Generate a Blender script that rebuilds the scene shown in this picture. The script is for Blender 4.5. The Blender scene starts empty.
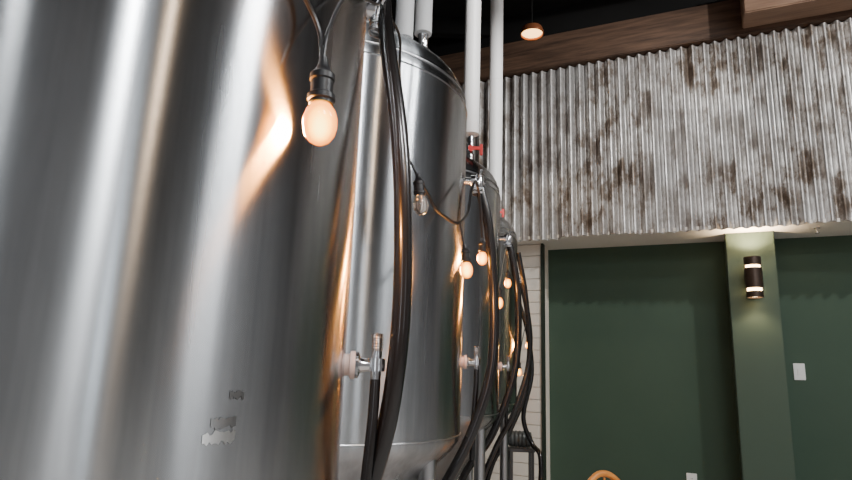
import bpy, bmesh, math, random
from mathutils import Vector, Matrix
random.seed(3)
SC=bpy.context.scene.collection
# ---------------- camera ----------------
cam_d=bpy.data.cameras.new('camera'); cam=bpy.data.objects.new('camera',cam_d); SC.objects.link(cam)
cam_d.sensor_width=36; cam_d.lens=25.35; cam_d.clip_start=0.02
cam.matrix_world=Matrix.Translation((0,0,1.5))@Matrix.Rotation(math.radians(102.2),4,'X')@Matrix.Rotation(math.radians(2),4,'Z')
bpy.context.scene.camera=cam

# ---------------- material helpers ----------------
def mat(name,col=(.5,.5,.5),rough=.5,metal=0,emit=None,es=0,**kw):
    m=bpy.data.materials.new(name); m.use_nodes=True
    b=m.node_tree.nodes['Principled BSDF']
    b.inputs['Base Color'].default_value=(*col,1); b.inputs['Roughness'].default_value=rough
    b.inputs['Metallic'].default_value=metal
    if emit: b.inputs['Emission Color'].default_value=(*emit,1); b.inputs['Emission Strength'].default_value=es
    for k,v in kw.items(): b.inputs[k.replace('_',' ')].default_value=v
    return m
class NT:
    def __init__(s,m): s.t=m.node_tree; s.n=s.t.nodes; s.l=s.t.links; s.b=s.n['Principled BSDF']
    def coord(s,scale=(1,1,1),rot=(0,0,0)):
        c=s.n.new('ShaderNodeTexCoord'); mp=s.n.new('ShaderNodeMapping')
        mp.inputs['Scale'].default_value=scale; mp.inputs['Rotation'].default_value=rot
        s.l.new(c.outputs['Object'],mp.inputs['Vector']); return mp.outputs[0]
    def noise(s,vec,scale,detail=4,rough=.6):
        t=s.n.new('ShaderNodeTexNoise'); t.inputs['Scale'].default_value=scale; t.inputs['Detail'].default_value=detail
        t.inputs['Roughness'].default_value=rough; s.l.new(vec,t.inputs['Vector']); return t.outputs['Fac']
    def ramp(s,fac,stops):
        r=s.n.new('ShaderNodeValToRGB'); e=r.color_ramp.elements
        while len(e)<len(stops): e.new(.5)
        for i,(p,c) in enumerate(stops):
            e[i].position=p; e[i].color=(*c,1) if len(c)==3 else c
        s.l.new(fac,r.inputs[0]); return r.outputs[0]
    def mix(s,f,a,b,mode='MIX'):
        x=s.n.new('ShaderNodeMix'); x.data_type='RGBA'; x.blend_type=mode
        if isinstance(f,(int,float)): x.inputs[0].default_value=f
        else: s.l.new(f,x.inputs[0])
        s.l.new(a,x.inputs[6]); s.l.new(b,x.inputs[7]); return x.outputs[2]
    def bump(s,h,st=.2,dist=.01):
        b=s.n.new('ShaderNodeBump'); b.inputs['Strength'].default_value=st; b.inputs['Distance'].default_value=dist
        s.l.new(h,b.inputs['Height']); s.l.new(b.outputs[0],s.b.inputs['Normal'])
    def set(s,o,i): s.l.new(o,s.b.inputs[i])
g=lambda v:(v,v,v)

# brushed stainless
def steel(name,c0,c1,r0,r1):
    m=mat(name,(.5,.5,.5),.3,1); n=NT(m)
    big=n.noise(n.coord((4,4,.7)),1.3,6,.65)
    st=n.ramp(n.noise(n.coord((30,30,.5)),1.5,4,.6),[(.25,g(.80)),(.7,g(1))])
    n.set(n.mix(1.0,n.ramp(big,[(.3,c0),(.7,c1)]),st,'MULTIPLY'),'Base Color')
    fine=n.noise(n.coord((7,7,.5)),1.6,3,.55)
    n.set(n.ramp(fine,[(.28,g(r0)),(.72,g(r1))]),'Roughness')
    n.b.inputs['Anisotropic'].default_value=1.0; n.b.inputs['Anisotropic Rotation'].default_value=.25
    tg=n.n.new('ShaderNodeTangent'); tg.direction_type='RADIAL'; tg.axis='Z'; n.l.new(tg.outputs[0],n.b.inputs['Tangent'])
    low=n.noise(n.coord((1,1,.22)),2.6,2,.5); n.bump(low,.12,.03)
    return m
STEEL=steel('brushed_stainless_steel',(.38,.40,.42),(.62,.64,.66),.20,.28)
CHROME=mat('polished_steel',(.75,.75,.76),.14,1)
WELD=mat('weld_steel',(.5,.5,.51),.28,1)
BLACKRUB=mat('black_rubber',(.012,.011,.011),.35)
HOSE=mat('black_vinyl_hose',(.007,.006,.006),.24,Coat_Weight=.35,Coat_Roughness=.1)
SOCK=mat('black_socket_plastic',(.012,.012,.013),.4)
BULB=mat('amber_bulb_glass',(1,.45,.12),.15,0,(1,.36,.08),8)
n=NT(BULB); lw=n.n.new('ShaderNodeLayerWeight'); lw.inputs[0].default_value=.4
n.set(n.ramp(lw.outputs['Facing'],[(0,(1,.72,.18)),(.12,(1,.42,.035)),(.30,(.55,.15,.006)),(.8,(.24,.05,.002)),(1,(.14,.025,.001))]),'Emission Color')
DBULB=mat('clear_unlit_bulb',(.8,.75,.7),.05,0,Transmission_Weight=.9)
PIPE=mat('white_pipe_insulation',(.96,.96,.96),.45)
RED=mat('red_valve_paint',(.7,.02,.015),.4)
PINK=mat('silicone_gasket',(.75,.55,.48),.5)
GREEN=mat('green_wall_paint',(.05,.07,.045),.75); n=NT(GREEN)
n.set(n.ramp(n.noise(n.coord(),1.2,4),[(.3,(.038,.072,.047)),(.7,(.045,.081,.053))]),'Base Color')
n.bump(n.noise(n.coord(),180,2),.08,.003)
GREENP=mat('green_pillar_paint',(.055,.088,.062),.7)
CREAM=mat('soffit_cream_paint',(.90,.86,.79),.7)
WHITEB=mat('white_shiplap_paint',(.85,.78,.68),.6)
DARK=mat('black_ceiling_paint',(.004,.004,.004),.9)
WPLATE=mat('white_plate_plastic',(.85,.85,.83),.35)
GREYW=mat('grey_wall_paint',(.20,.20,.205),.8)
FLOOR=mat('concrete_floor',(.25,.24,.23),.45); n=NT(FLOOR)
n.set(n.ramp(n.noise(n.coord(),2,6),[(.3,(.32,.31,.29)),(.7,(.46,.45,.43))]),'Base Color')
def wood(name,c1,c2,rough=.6,sc=(.6,8,8)):
    m=mat(name,c1,rough); n=NT(m); a=n.noise(n.coord(sc),3,6,.65)
    n.set(n.ramp(a,[(.3,c1),(.7,c2)]),'Base Color'); n.bump(a,.3,.006); return m
BEAM=wood('stained_beam_wood',(.045,.026,.018),(.165,.095,.06))
BEAM2=wood('light_beam_wood',(.22,.13,.085),(.38,.24,.16))
CHAIRW=wood('orange_oak_wood',(.62,.22,.04),(.85,.36,.08),.3)
# corrugated galvanised
CORR=mat('weathered_galvanised_sheet',(.5,.5,.5),.4,.75); n=NT(CORR)
a=n.noise(n.coord((3.4,1,1.5)),1.5,10,.74); a2=n.noise(n.coord((1,1,.8)),.8,3,.6); a3=n.noise(n.coord((12,6,3)),1,7,.75)
clean=n.ramp(a3,[(.25,(.38,.38,.385)),(.5,(.57,.57,.57)),(.8,(.80,.80,.80))])
worn=n.ramp(a,[(.36,(.14,.105,.08)),(.45,(.26,.215,.18)),(.50,(.50,.48,.465)),(.70,(.92,.92,.91))])
m2=n.mix(n.ramp(a2,[(.36,g(0.3)),(.54,g(1))]),clean,worn)
n.set(m2,'Base Color')
n.set(n.ramp(a,[(.4,g(.6)),(.6,g(.36))]),'Roughness'); n.bump(a3,.15,.005)

# ---------------- mesh helpers ----------------
def finish(bm,name,m,parent=None,loc=(0,0,0),rot=None,smooth=True,ang=35):
    me=bpy.data.meshes.new(name); bmesh.ops.recalc_face_normals(bm,faces=bm.faces[:])
    bm.to_mesh(me); bm.free()
    if smooth:
        for p in me.polygons: p.use_smooth=True
        me.set_sharp_from_angle(angle=math.radians(ang))
    for mm in (m if isinstance(m,(list,tuple)) else [m]): me.materials.append(mm)
    o=bpy.data.objects.new(name,me); SC.objects.link(o)
    o.location=loc
    if rot: o.rotation_euler=rot
    if parent: o.parent=parent
    return o
def empty(name,loc=(0,0,0),rot=(0,0,0),parent=None):
    e=bpy.data.objects.new(name,None); SC.objects.link(e); e.location=loc; e.rotation_euler=rot; e.empty_display_size=.1
    if parent: e.parent=parent
    return e
def lathe_bm(bm,prof,seg=48,mtx=None,mi=0):
    rings=[]
    for r,z in prof:
        if r<1e-5: rings.append([bm.verts.new((0,0,z))])
        else: rings.append([bm.verts.new((r*math.cos(2*math.pi*i/seg),r*math.sin(2*math.pi*i/seg),z)) for i in range(seg)])
    vs=[x for r in rings for x in r]
    for A,B in zip(rings,rings[1:]):
        for i in range(seg):
            j=(i+1)%seg
            try:
                if len(A)==1 and len(B)==1: continue
                if len(A)==1: f=bm.faces.new((A[0],B[i],B[j]))
                elif len(B)==1: f=bm.faces.new((A[i],A[j],B[0]))
                else: f=bm.faces.new((A[i],A[j],B[j],B[i]))
                f.material_index=mi
            except ValueError: pass
    if mtx is not None:
        for x in vs: x.co=mtx@x.co
def align(p,d):
    d=Vector(d).normalized(); q=Vector((0,0,1)).rotation_difference(d)
    return Matrix.Translation(p)@q.to_matrix().to_4x4()
def lathe(name,prof,m,seg=48,parent=None,loc=(0,0,0),mtx=None,ang=35):
    bm=bmesh.new(); lathe_bm(bm,prof,seg,mtx); return finish(bm,name,m,parent,loc,ang=ang)
def box_bm(bm,lo,hi,mi=0,bev=0):
    r=bmesh.ops.create_cube(bm,size=1)
    for x in r['verts']:
        x.co=Vector([lo[i]+(x.co[i]+.5)*(hi[i]-lo[i]) for i in range(3)])
    fs={f for x in r['verts'] for f in x.link_faces}
    for f in fs: f.material_index=mi
    if bev:
        es={e for x in r['verts'] for e in x.link_edges}
        bmesh.ops.bevel(bm,geom=list(es),offset=bev,segments=2,affect='EDGES')
def box(name,lo,hi,m,parent=None,loc=(0,0,0),rot=None,bev=0):
    bm=bmesh.new(); box_bm(bm,lo,hi,0,bev); return finish(bm,name,m,parent,loc,rot,smooth=bool(bev))
def catmull(pts,k=8):
    P=[Vector(p) for p in pts]; P=[2*P[0]-P[1]]+P+[2*P[-1]-P[-2]]; out=[]
    for i in range(1,len(P)-2):
        a,b,c,d=P[i-1:i+3]
        for j in range(k):
            t=j/k; out.append(.5*((2*b)+(c-a)*t+(2*a-5*b+4*c-d)*t*t+(3*b-3*c+d-a)*t**3))
    out.append(P[-2]); return out
def tube_bm(bm,pts,r,sides=14,k=8,mi=0,smooth=True,ribs=0):
    Q=catmull(pts,k) if smooth else [Vector(p) for p in pts]
    up=Vector((.3,.9,.1)).normalized(); rings=[]
    for i,p in enumerate(Q):
        t=(Q[min(i+1,len(Q)-1)]-Q[max(i-1,0)]).normalized()
        s=t.cross(up).normalized(); up=s.cross(t).normalized()
        rr=r*(1+ribs*(i%2))
        rings.append([bm.verts.new(p+rr*(math.cos(2*math.pi*j/sides)*s+math.sin(2*math.pi*j/sides)*up)) for j in range(sides)])
    for A,B in zip(rings,rings[1:]):
        for j in range(sides):
            f=bm.faces.new((A[j],A[(j+1)%sides],B[(j+1)%sides],B[j])); f.material_index=mi
    for Rr in (rings[0],rings[-1]):
        f=bm.faces.new(Rr); f.material_index=mi
def tube(name,pts,r,m,parent=None,**k):
    bm=bmesh.new(); tube_bm(bm,pts,r,**k); return finish(bm,name,m,parent,ang=60)

# ---------------- tanks ----------------
R=.64
C=[(-.81,1.325),(-.46,2.784),(-.11,4.243),(.24,5.70)]
TANKS=[]
def dome(r0,z0,h,n=14,r1=.17):
    out=[]
    for i in range(n+1):
        a=math.pi/2*i/n; r=r0*math.cos(a)
        if r<r1: break
        out.append((r,z0+h*math.sin(a)))
    return out
for i,(cx,cy) in enumerate(C):
    T=empty('fermentation_tank',(cx,cy,0)); TANKS.append(T)
    prof=[(.05,.42),(.06,.46),(.075,.50),(.30,.79),(.57,1.13),(.615,1.175),(.637,1.21),(R,1.235)]
    prof+=[(R,1.235+(2.72-1.235)*j/6) for j in range(1,7)]
    prof+=[(.641,2.73),(.634,2.765)]+dome(.625,2.78,.27,16,.21)[0:]+[(.20,3.05),(.20,3.10)]
    lathe('shell',prof,STEEL,160,T,ang=50)
    bm=bmesh.new()
    for z,rr,w in ((1.235,R,.004),(2.725,R,.005),(2.778,.632,.006)):
        lathe_bm(bm,[(rr-.004,z-w),(rr+.002,z-w*.6),(rr+.003,z),(rr+.002,z+w*.6),(rr-.004,z+w)],160)
    finish(bm,'weld_seams',WELD,T)
    # manway on the top
    bm=bmesh.new()
    lathe_bm(bm,[(.19,3.06),(.215,3.07),(.215,3.11),(.225,3.115),(.225,3.14),(.19,3.16),(.05,3.18),(0,3.18)],64)
    for k in range(8):
        a=k*math.pi/4; lathe_bm(bm,[(0,0),(.013,0),(.013,.03),(.007,.04),(0,.04)],10,Matrix.Translation((.2*math.cos(a),.2*math.sin(a),3.13)))
    finish(bm,'manway_lid',CHROME,T)
    # legs
    bm=bmesh.new()
    for k in range(4):
        a=math.pi/4+k*math.pi/2+.3; x,y=.56*math.cos(a),.56*math.sin(a)
        lathe_bm(bm,[(0,.06),(.035,.06),(.035,1.2),(0,1.22)],20,Matrix.Translation((x,y,0)))
        lathe_bm(bm,[(0,0),(.065,0),(.065,.012),(.02,.03),(.02,.07),(.03,.07)],20,Matrix.Translation((x,y,0)))
    tube_bm(bm,[(.56*math.cos(a),.56*math.sin(a),.35) for a in [math.pi/4+.3+q*math.pi/8 for q in range(17)]],.014,10,2)
    finish(bm,'legs',WELD,T)
    # bottom outlet with butterfly valve
    bm=bmesh.new()
    lathe_bm(bm,[(.04,.30),(.04,.42),(.058,.42),(.058,.44),(.04,.44),(.04,.46)],24)
    tube_bm(bm,[(0,0,.34),(0,0,.26),(.06,-.03,.2),(.2,-.1,.2)],.028,14)
    box_bm(bm,(-.01,-.18,.36),(.01,-.04,.372))
    finish(bm,'outlet_valve',CHROME,T)
    # dome ports
    bm=bmesh.new()
    for (x,y,h) in ((.32,-.18,.16),(.41,-.03,.17),(.1,-.42,.12),(-.3,.2,.14)):
        z0=2.78+.27*math.sqrt(max(0,1-(x*x+y*y)/.39))
        lathe_bm(bm,[(.024,z0-.04),(.024,z0+h*.4),(.036,z0+h*.4),(.036,z0+h*.52),(.024,z0+h*.52),(.024,z0+h*.9),(.03,z0+h),(0,z0+h)],20,Matrix.Translation((x,y,0)))
    finish(bm,'dome_ports',CHROME,T)

# sample valve on tank sides (part of the tank)
def side_valve(i,ang,z):
    E=empty('sample_valve',(R*math.cos(ang),R*math.sin(ang),z),(0,0,ang),TANKS[i])
    X=(1,0,0)
    bm=bmesh.new()
    lathe_bm(bm,[(.024,-.01),(.024,.010),(.031,.012),(.031,.022),(0,.022)],28,align((0,0,0),X),1)
    lathe_bm(bm,[(0,.02),(.028,.022),(.03,.030),(.018,.034),(.014,.05),(.014,.085),(0,.085)],24,align((0,0,0),X),0)
    lathe_bm(bm,[(0,-.03),(.011,-.03),(.012,-.012),(.02,-.012),(.02,.016),(.012,.018),(.012,.032),(0,.032)],20,align((.07,0,0),(0,0,1)),0)
    pr=[(0,.03)]
    for q in range(6): pr+=[(.011,.032+q*.006),(.0155,.035+q*.006)]
    pr+=[(.012,.072),(0,.074)]
    lathe_bm(bm,pr,20,align((.07,0,0),(0,0,1)),0)
    finish(bm,'valve_body',[CHROME,PINK],E)
    tube('drain_tube',[(.07,0,-.03),(.068,0,-.12),(.06,.0,-.25),(.055,0,-.42)],.012,HOSE,E)
side_valve(0,math.radians(5),1.505)
side_valve(1,math.radians(0),1.54)
side_valve(2,math.radians(0),1.54)
def fitting(i,p,ang):
    c=C[i]
    E=empty('hose_fitting',(p[0]-c[0],p[1]-c[1],p[2]),(0,0,ang),TANKS[i]); bm=bmesh.new()
    lathe_bm(bm,[(0,-.10),(.018,-.10),(.018,-.02),(.03,-.02),(.03,0),(.02,.0),(.02,.03),(0,.03)],22,align((0,0,0),(1,0,0)))
    lathe_bm(bm,[(0,-.05),(.026,-.05),(.029,-.03),(.026,.02),(.02,.035),(0,.035)],22,align((.015,0,0),(0,0,1)))
    box_bm(bm,(.02,-.06,.035),(.035,.02,.042),0,.002)
    finish(bm,'elbow_body',CHROME,E)
    bm=bmesh.new()
    for z in (-.045,-.065): lathe_bm(bm,[(.0265,z),(.0295,z),(.0295,z+.009),(.0265,z+.009)],22,Matrix.Translation((.015,0,0)))
    finish(bm,'hose_clamp',WELD,E)
fitting(0,(-.165,1.5,2.47),.15)
fitting(1,(.225,2.75,2.39),-.05)
fitting(2,(.575,4.2,2.44),-.05)
fitting(3,(.90,5.66,2.40),0)

# ---------------- hoses ----------------
def hose(pts,r):
    tube('beer_hose',pts,r,HOSE,k=10,sides=18)
hose([(-.21,1.62,2.80),(-.16,1.55,2.66),(-.14,1.5,2.475),(-.118,1.45,2.325),(-.077,1.4,2.08),(-.056,1.38,1.845),(-.051,1.38,1.609),(-.068,1.4,1.409),(-.102,1.42,1.256),(-.16,1.45,1.05),(-.25,1.5,.7),(-.35,1.4,.2),(-.5,1.2,.03)],.022)
hose([(.235,2.75,2.40),(.262,2.75,2.31),(.295,2.75,2.153),(.322,2.75,1.824),(.312,2.75,1.509),(.235,2.75,1.249),(.131,2.75,1.039),(.0,2.8,.80),(-.1,2.75,.3),(-.3,2.7,.03)],.0235)
hose([(.585,4.2,2.42),(.617,4.2,2.321),(.66,4.2,2.001),(.64,4.2,1.519),(.487,4.2,1.089),(.293,4.2,.80),(.15,4.2,.3),(0,4.1,.03)],.025)
hose([(.63,4.0,2.30),(.69,4.05,2.0),(.72,4.1,1.6),(.62,4.1,1.25),(.50,4.15,1.0),(.40,4.15,.7),(.35,4.1,.03)],.017)
hose([(.91,5.66,2.38),(.933,5.7,2.325),(.981,5.7,2.088),(1.009,5.7,1.76),(.952,5.7,1.305),(.78,5.7,.903),(.647,5.7,.641),(.5,5.7,.03)],.026)
hose([(.93,5.9,2.2),(1.02,5.9,1.9),(1.06,5.9,1.5),(.98,5.9,1.1),(1.06,5.9,.86),(1.12,5.8,.75),(1.1,5.8,.4),(1.0,5.9,.03)],.022)

# ---------------- white insulated pipes ----------------
def pipe(x,y,zb,r,zt=2.95,valve=True):
    E=empty('glycol_pipe',(x,y,0))
    lathe('insulation',[(0,zb),(r,zb),(r,zb+.02),(r,zb+1.2),(r+.002,zb+1.2),(r+.002,zb+1.215),(r,zb+1.215),(r,6.28),(0,6.28)],PIPE,28,E)
    bm=bmesh.new()
    lathe_bm(bm,[(0,zt-.2),(.014,zt-.2),(.014,zt),(.028,zt+.01),(.03,zt+.05),(.018,zt+.06),(.018,zb+.01),(0,zb+.01)],18)
    finish(bm,'drop_pipe',CHROME,E)
    if valve:
        bm=bmesh.new(); zz=(zt+zb)/2-.02
        lathe_bm(bm,[(0,-.03),(.022,-.03),(.022,-.022),(.008,-.018),(.008,0),(0,0)],18,align((.0,-.03,zz),(0,1,0)))
        box_bm(bm,(.0,-.062,zz-.012),(.075,-.05,zz+.012),0,.003)
        box_bm(bm,(.058,-.064,zz-.05),(.078,-.048,zz+.03),0,.004)
        finish(bm,'valve_handle',RED,E)
pipe(.285,3.9,3.10,.056,2.9)
pipe(.625,5.35,3.05,.064,2.85)
pipe(-.14,2.6,3.04,.044,2.98,False)
pipe(-.052,2.75,3.16,.044,3.0,False)

# ---------------- string lights ----------------
SL=empty('string_lights')
bm_c=bmesh.new(); bm_s=bmesh.new(); bm_b=bmesh.new(); bm_d=bmesh.new()
def tb(*p,r=.0038): tube_bm(bm_c,p,r,8,8)
tb((-.30,.80,2.22),(-.265,.93,2.19),(-.240,.99,2.165),(-.212,1.01,2.11),(-.198,.99,2.035),r=.005)
tb((-.198,.99,2.035),(-.196,1.02,2.12),(-.18,1.12,2.26),(-.14,1.3,2.36),(-.145,1.45,2.46),(-.10,1.6,2.46),(-.10,1.72,2.40),(-.085,1.9,2.24),(-.05,1.92,2.16),(-.034,1.9,2.12))
tb((-.034,1.9,2.12),(.0,1.98,2.09),(.03,2.04,2.055),(.066,2.1,2.041),(.10,2.15,2.035),(.126,2.2,2.05),(.165,2.35,2.13),(.19,2.5,2.27),(.215,2.6,2.34),(.24,2.68,2.30),(.26,2.7,2.10),r=.006)
tb((.126,2.2,2.05),(.135,2.2,2.0),(.145,2.2,1.93))
tb((.24,2.68,2.30),(.30,2.85,2.10),(.36,3.05,2.0),(.40,3.2,1.94))
tb((.40,3.2,1.94),(.45,3.45,2.08),(.52,3.8,2.28),(.56,4.0,2.17))
tb((.56,4.0,2.17),(.62,4.3,2.38),(.72,4.7,2.0),(.794,5.0,1.59))
tb((.794,5.0,1.59),(.86,5.2,1.8),(.93,5.4,1.95),(.955,5.5,1.83))
def bulb(p,d=(0,0,-1),lit=True,pw=4,s=1.0):
    m=align(p,d)@Matrix.Scale(s,4)
    lathe_bm(bm_s,[(0,-.004),(.006,-.004),(.008,.008),(.012,.016),(.0175,.022),(.0175,.030),(.0155,.032),(.0155,.050),(.0195,.053),(.0195,.060),(.017,.062),(.017,.066),(0,.066)],22,m)
    pr=[(0,.062),(.0125,.064),(.0145,.067),(.0205,.076),(.0235,.087),(.0235,.099),(.0205,.111),(.014,.120),(.006,.1245),(0,.125)]
    lathe_bm(bm_b if lit else bm_d,pr,24,m)
    if lit:
        L=bpy.data.lights.new('bulb_glow','POINT'); L.energy=pw; L.color=(1,.37,.075); L.shadow_soft_size=.022
        o=bpy.data.objects.new('bulb_glow',L); SC.objects.link(o); o.parent=SL
        b=m@Vector((0,0,.094))
        c=min(C,key=lambda c:(c[0]-b.x)**2+(c[1]-b.y)**2)
        t=Vector((c[0]-b.x,c[1]-b.y,0)).normalized()
        o.location=b+t*(.0235*s+.012)
bulb((-.195,.985,2.035),(.02,0,-1),pw=26,s=1.28)
bulb((-.034,1.9,2.13),(.12,0,-1),lit=False,s=1.1)
bulb((.145,2.2,1.96),(.1,0,-1),pw=10)
bulb((.26,2.7,2.10),pw=5); bulb((.40,3.2,1.955),pw=8); bulb((.56,4.0,2.18)); bulb((.794,5.0,1.60)); bulb((.955,5.5,1.84))
finish(bm_c,'cable',BLACKRUB,SL); finish(bm_s,'sockets',SOCK,SL); finish(bm_b,'bulbs',BULB,SL); finish(bm_d,'unlit_bulb',DBULB,SL)

# sticker residue on first tank
bm=bmesh.new()
def patch(a0,a1,z0,z1,jag=.004,mi=0):
    n=14; top=[];bot=[]
    for i in range(n+1):
        a=math.radians(a0+(a1-a0)*i/n); r=R+.0008
        top.append(bm.verts.new((r*math.cos(a),r*math.sin(a),z1+random.uniform(-jag,jag))))
        bot.append(bm.verts.new((r*math.cos(a),r*math.sin(a),z0+random.uniform(-jag,jag))))
    for i in range(n):
        f=bm.faces.new((bot[i],bot[i+1],top[i+1],top[i])); f.material_index=mi
patch(-39.5,-34.5,1.383,1.398,.004,0); patch(-38.5,-34.5,1.404,1.418,.003,1); patch(-36,-33.5,1.447,1.457,.003,1)
finish(bm,'residue_sticker',[steel('torn_sticker_film',(.56,.56,.55),(.68,.68,.67),.30,.36),steel('sticker_residue',(.28,.28,.28),(.36,.36,.36),.30,.38)],TANKS[0])

# ---------------- room ----------------
O=(4.21,5.93,0); RZ=(0,0,math.atan2(-.414,.910))
UL,UR=-7.85,3.05; GY=.74
box('floor',(-3.2,-4.3,-.1),(7.3,9.8,0),FLOOR)
box('ceiling',(-3.2,-4.3,6.3),(7.3,9.8,6.4),DARK)
box('wall_west',(-3.2,-4.2,0),(-3.0,9.7,6.3),GREYW)
box('wall_east',(7.0,-4.2,0),(7.2,5.4,6.3),GREYW)
bm=bmesh.new()
wins=[(-1.3,-.7),(4.2,5.0)]
xs=[-3.0]+[x for w in wins for x in w]+[7.0]
for i in range(0,len(xs),2): box_bm(bm,(xs[i],-4.2,0),(xs[i+1],-4.0,6.3))
for a,b in wins:
    box_bm(bm,(a,-4.2,0),(b,-4.0,.9)); box_bm(bm,(a,-4.2,3.4),(b,-4.0,6.3))
finish(bm,'wall_south',GREYW,smooth=False)
for a,b in wins:
    bm=bmesh.new()
    for lo,hi in (((a,-4.16,.9),(a+.06,-4.04,3.4)),((b-.06,-4.16,.9),(b,-4.04,3.4)),((a,-4.16,.9),(b,-4.04,.96)),((a,-4.16,3.34),(b,-4.04,3.4)),(((a+b)/2-.02,-4.14,.96),((a+b)/2+.02,-4.06,3.34)),((a,-4.14,2.3),(b,-4.06,2.34))):
        box_bm(bm,lo,hi)
    finish(bm,'window_1' if a<0 else 'window_2',BLACKRUB,smooth=False)
    L=bpy.data.lights.new('daylight','AREA'); L.shape='RECTANGLE'; L.size=b-a; L.size_y=2.4; L.energy=34; L.color=(.85,.93,1)
    o=bpy.data.objects.new('daylight_window',L); SC.objects.link(o); o.location=((a+b)/2,-4.3,2.15); o.rotation_euler=(math.radians(90),0,0)

def nb(name,lo,hi,m,bev=0): return box(name,lo,hi,m,None,O,RZ,bev)
nb('wall_north',(UL,GY,0),(UR,GY+.18,3.13),GREEN)
nb('wall_north_upper',(UL,.06,3.175),(UR,.2,6.3),DARK)
nb('soffit',(UL,.03,3.131),(UR,GY+.18,3.17),CREAM)
nb('pillar',(-1.03,.30,0),(-.55,GY,3.13),GREENP,.006)
bm=bmesh.new()
for i in range(21): box_bm(bm,(-5.4,.32,i*.149),(-3.15,.36,i*.149+.143),0,.002)
box_bm(bm,(-5.4,.36,0),(-3.15,GY-.005,3.125))
finish(bm,'wall_shiplap',WHITEB,None,O,RZ,smooth=False)
nb('trim_1',(-3.15,.30,0),(-3.12,.40,3.13),mat('dark_trim_paint',(.02,.03,.02),.5))
nb('baseboard_north',(-3.12,GY-.02,0),(UR,GY,.12),mat('baseboard_paint',(.02,.035,.025),.5))
# corrugated cladding
bm=bmesh.new(); pitch=.12; nx=int((UR-UL)/.012); zs=[3.12,3.6,4.2,4.8,5.36]
prev=None
for i in range(nx+1):
    u=UL+i*.012; pan=int((u-UL)/.84)
    yo=.004*(pan%2)
    y=-.034*math.cos(2*math.pi*(u-UL)/pitch)+yo
    dz=.014*math.sin(pan*2.3)
    col=[bm.verts.new((u,y,z+(dz if z<3.2 else 0))) for z in zs]
    if prev:
        for k in range(len(zs)-1): bm.faces.new((prev[k],col[k],col[k+1],prev[k+1]))
    prev=col
finish(bm,'corrugated_cladding',CORR,None,O,RZ,ang=80)
nb('wood_beam',(UL,-.07,5.375),(UR,.055,5.83),BEAM,.01)
nb('cross_beam',(-.72,-.42,5.42),(UR,-.075,5.90),BEAM2,.012)

# sconce
S=empty('wall_sconce',O,RZ); SX=-.79; SY=.17
bm=bmesh.new()
lathe_bm(bm,[(.07,2.38),(.085,2.38),(.085,2.445),(.07,2.445),(.07,2.38)],32,Matrix.Translation((SX,SY,0)))
lathe_bm(bm,[(.075,2.48),(.088,2.48),(.088,2.70),(.075,2.70),(.075,2.48)],32,Matrix.Translation((SX,SY,0)))
lathe_bm(bm,[(.07,2.73),(.085,2.73),(.085,2.82),(.07,2.82),(.07,2.73)],32,Matrix.Translation((SX,SY,0)))
box_bm(bm,(SX-.05,SY+.07,2.5),(SX+.05,.30,2.68))
finish(bm,'housing',mat('bronze_fixture_paint',(.06,.04,.03),.4,.6),S)
lathe('diffuser',[(0,2.395),(.066,2.395),(.072,2.40),(.072,2.80),(.066,2.805),(0,2.805)],mat('sconce_glow_glass',(1,.9,.75),.4,0,(1,.66,.34),16),32,S,(SX,SY,0))
for z,r in ((2.36,0),(2.87,math.pi)):
    L=bpy.data.lights.new('sconce_spot','SPOT'); L.energy=10 if z<2.5 else 55; L.color=(1,.74,.46); L.spot_size=math.radians(120 if z<2.5 else 150); L.spot_blend=.7; L.shadow_soft_size=.04
    o=bpy.data.objects.new('sconce_spot',L); SC.objects.link(o); o.parent=S; o.location=(SX,SY-.04,z-.0); o.rotation_euler=(r,0,0)

def plate(name,u,z,w,h,kind):
    E=empty(name,O,RZ); bm=bmesh.new(); q=GY-.62
    box_bm(bm,(u-w/2,q+.608,z-h/2),(u+w/2,q+.62,z+h/2),0,.003)
    if kind=='s': box_bm(bm,(u-.017,q+.600,z-.033),(u+.017,q+.612,z+.033),0,.002)
    else:
        for dz in (-.025,.025):
            box_bm(bm,(u-.018,q+.603,z+dz-.016),(u+.018,q+.612,z+dz+.016),0,.003)
            for dx in (-.007,.007): box_bm(bm,(u+dx-.0015,q+.602,z+dz-.006),(u+dx+.0015,q+.6045,z+dz+.006),1)
    finish(bm,'plate',[WPLATE,BLACKRUB],E)
plate('light_switch',-.375,1.62,.11,.18,'s')
plate('wall_outlet',-1.53,.37,.11,.16,'o')

bm=bmesh.new(); lathe_bm(bm,[(0,3.13),(.03,3.13),(.03,3.12),(.01,3.115),(.01,3.08),(.025,3.075),(.025,3.07),(0,3.07)],18,Matrix.Translation((-.15,.25,0)))
finish(bm,'sprinkler_head',CHROME,None,O,RZ)

# ceiling downlight lamp
E=empty('ceiling_lamp',(1.093,6.0,0))
lathe('can',[(.0,5.27),(.07,5.265),(.11,5.24),(.128,5.19),(.128,5.165),(.118,5.165),(.112,5.21),(0,5.23)],mat('copper_can_paint',(.30,.10,.04),.4,.5),36,E)
lathe('stem',[(0,5.26),(.006,5.26),(.006,6.3),(0,6.3)],DARK,12,E)
lathe('lens',[(0,5.155),(.07,5.165),(.112,5.185),(.112,5.20),(0,5.20)],mat('lamp_lens_glow',(1,.9,.7),.4,0,(1,.55,.18),5),36,E)
L=bpy.data.lights.new('lamp_spot','SPOT'); L.energy=60; L.color=(1,.8,.55); L.spot_size=math.radians(100); L.spot_blend=.5
o=bpy.data.objects.new('lamp_spot',L); SC.objects.link(o); o.parent=E; o.location=(0,0,5.14)

for y in (1.5,3.5,5.5,7.5): box('ceiling_joist',(-3,y,6.05),(7,y+.12,6.3),DARK)

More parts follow.
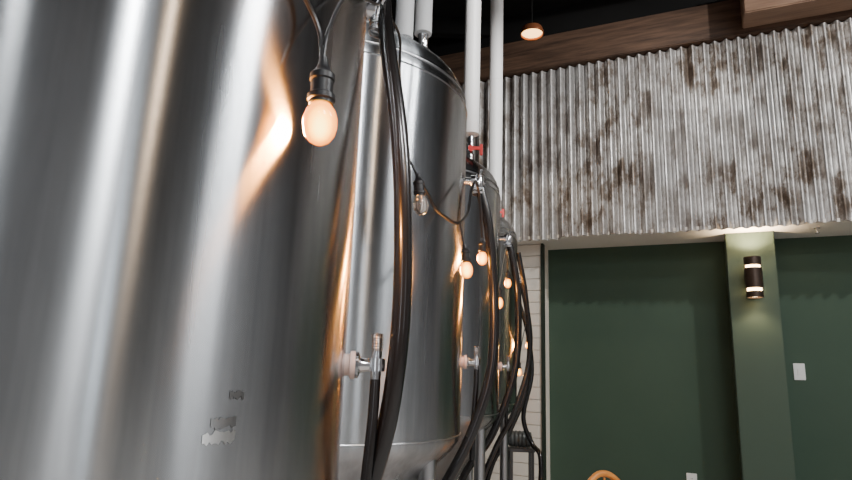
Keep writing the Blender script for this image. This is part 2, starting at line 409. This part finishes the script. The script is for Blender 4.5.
TUBE=mat('added_lamp_glow',(1,1,1),.5,0,(.95,.98,1),8)
def added_tube_lamp(x,y,z=5.0,ang=0,e=90,ln=1.2,col=(.97,.985,1)):  # unseen fixtures added to put streaks on the tanks and light the cladding
    E=empty('added_linear_light',(x,y,z),(0,0,ang)); bm=bmesh.new()
    box_bm(bm,(-ln/2,-.1,.0),(ln/2,.1,.05),0,.01)
    for sx in (-ln*.4,ln*.4): tube_bm(bm,[(sx,0,.05),(sx,0,6.3-z)],.006,6,smooth=False)
    finish(bm,'housing',DARK,E)
    bm=bmesh.new()
    for sy in (-.05,.05): tube_bm(bm,[(-ln/2+.03,sy,-.015),(ln/2-.03,sy,-.015)],.014,10,smooth=False)
    finish(bm,'tubes',TUBE,E)
    L=bpy.data.lights.new('added_tube_light','AREA'); L.shape='RECTANGLE'; L.size=ln; L.size_y=.12; L.energy=e; L.color=col
    o=bpy.data.objects.new('added_tube_light',L); SC.objects.link(o); o.parent=E; o.location=(0,0,-.04)
added_tube_lamp(3.0,.75,4.6,0,120); added_tube_lamp(1.6,-1.5,4.6,-.84,160); added_tube_lamp(5.3,.75,5.5,.0,150)
added_tube_lamp(3.6,-2.2,5.0,-.7,40,.8,(1,.7,.45)); added_tube_lamp(-.3,-2.6,4.8,1.4,30,.8)
# track lamps, unseen, added to brighten the cladding and the pipes
def added_spot(p,tgt,e,deg,col=(1,.98,.95)):
    d=(Vector(tgt)-Vector(p)).normalized()
    E=empty('added_spotlight',p); bm=bmesh.new()
    lathe_bm(bm,[(0,-.16),(.05,-.16),(.06,-.13),(.06,.02),(.052,.02),(.05,-.03),(0,-.03)],28,align((0,0,0),d))
    tube_bm(bm,[(0,0,.04),(0,0,6.3-p[2])],.012,8,smooth=False)
    finish(bm,'can',DARK,E)
    lathe('lens',[(0,-.025),(.049,-.025),(.049,-.02),(0,-.015)],TUBE,24,E,mtx=align((0,0,0),d))
    L=bpy.data.lights.new('added_spot_light','SPOT'); L.energy=e; L.color=col; L.spot_size=math.radians(deg); L.spot_blend=.7; L.shadow_soft_size=.05
    o=bpy.data.objects.new('added_spot_light',L); SC.objects.link(o); o.parent=E
    o.matrix_local=Matrix.Translation(d*.04)@d.to_track_quat('-Z','Y').to_matrix().to_4x4()
added_spot((4.6,2.6,5.8),(3.4,6.4,4.0),400,85)
added_spot((3.0,3.4,5.9),(1.6,7.1,3.9),250,70)
added_spot((1.6,.8,5.9),(.35,4.4,4.0),1000,34)

# ---------------- chair ----------------
CH=empty('wooden_chair',(1.32,4.05,0),(0,0,math.radians(200))); CH.scale=(.95,.95,.95)
bm=bmesh.new()
r=bmesh.ops.create_circle(bm,cap_ends=True,segments=32,radius=.21)
for x in r['verts']: x.co=Vector((x.co.x*(1+.1*(x.co.y>0)),x.co.y,.45))
ex=bmesh.ops.extrude_face_region(bm,geom=[f for f in bm.faces])
for x in ex['geom']:
    if isinstance(x,bmesh.types.BMVert): x.co.z-=.03
finish(bm,'seat',CHAIRW,CH)
bm=bmesh.new()
for sx in (-1,1):
    tube_bm(bm,[(sx*.15,.15,.43),(sx*.19,.2,0)],.016,12,smooth=False)
    tube_bm(bm,[(sx*.15,-.15,.43),(sx*.19,-.21,0)],.016,12,smooth=False)
tube_bm(bm,[(-.17,.17,.2),(.17,.17,.2)],.01,10,smooth=False); tube_bm(bm,[(-.17,-.18,.2),(.17,-.18,.2)],.01,10,smooth=False)
finish(bm,'legs',CHAIRW,CH)
bm=bmesh.new()
tube_bm(bm,[(-.18,-.17,.45),(-.185,-.19,.62),(-.15,-.22,.80),(-.08,-.235,.88),(0,-.24,.905),(.08,-.235,.88),(.15,-.22,.80),(.185,-.19,.62),(.18,-.17,.45)],.022,14)
for sx in (-.1,-.05,0,.05,.1): tube_bm(bm,[(sx*.9,-.18,.45),(sx,-.225,.88-abs(sx)*.5)],.008,10,smooth=False)
finish(bm,'bow_back',CHAIRW,CH)

# pump / motor by the far tank
PM=empty('transfer_pump',(.98,6.05,-.10))
bm=bmesh.new()
lathe_bm(bm,[(0,-.12),(.06,-.12),(.07,-.11)]+[(.07+.008*(q%2),-.10+q*.018) for q in range(11)]+[(.065,.10),(0,.11)],28,align((0,0,.98),(1,-.2,0)))
finish(bm,'motor',mat('motor_grey_paint',(.10,.11,.11),.4,.3),PM)
bm=bmesh.new()
box_bm(bm,(-.12,-.10,.87),(.12,.10,.90),0,.004)
for sx in (-.10,.10):
    for sy in (-.08,.08): box_bm(bm,(sx-.012,sy-.012,.1),(sx+.012,sy+.012,.88))
finish(bm,'stand',mat('dark_stand_paint',(.05,.05,.05),.5),PM)

w=bpy.data.worlds.new('world'); bpy.context.scene.world=w; w.use_nodes=True
w.node_tree.nodes['Background'].inputs[0].default_value=(.6,.7,.8,1); w.node_tree.nodes['Background'].inputs[1].default_value=.5
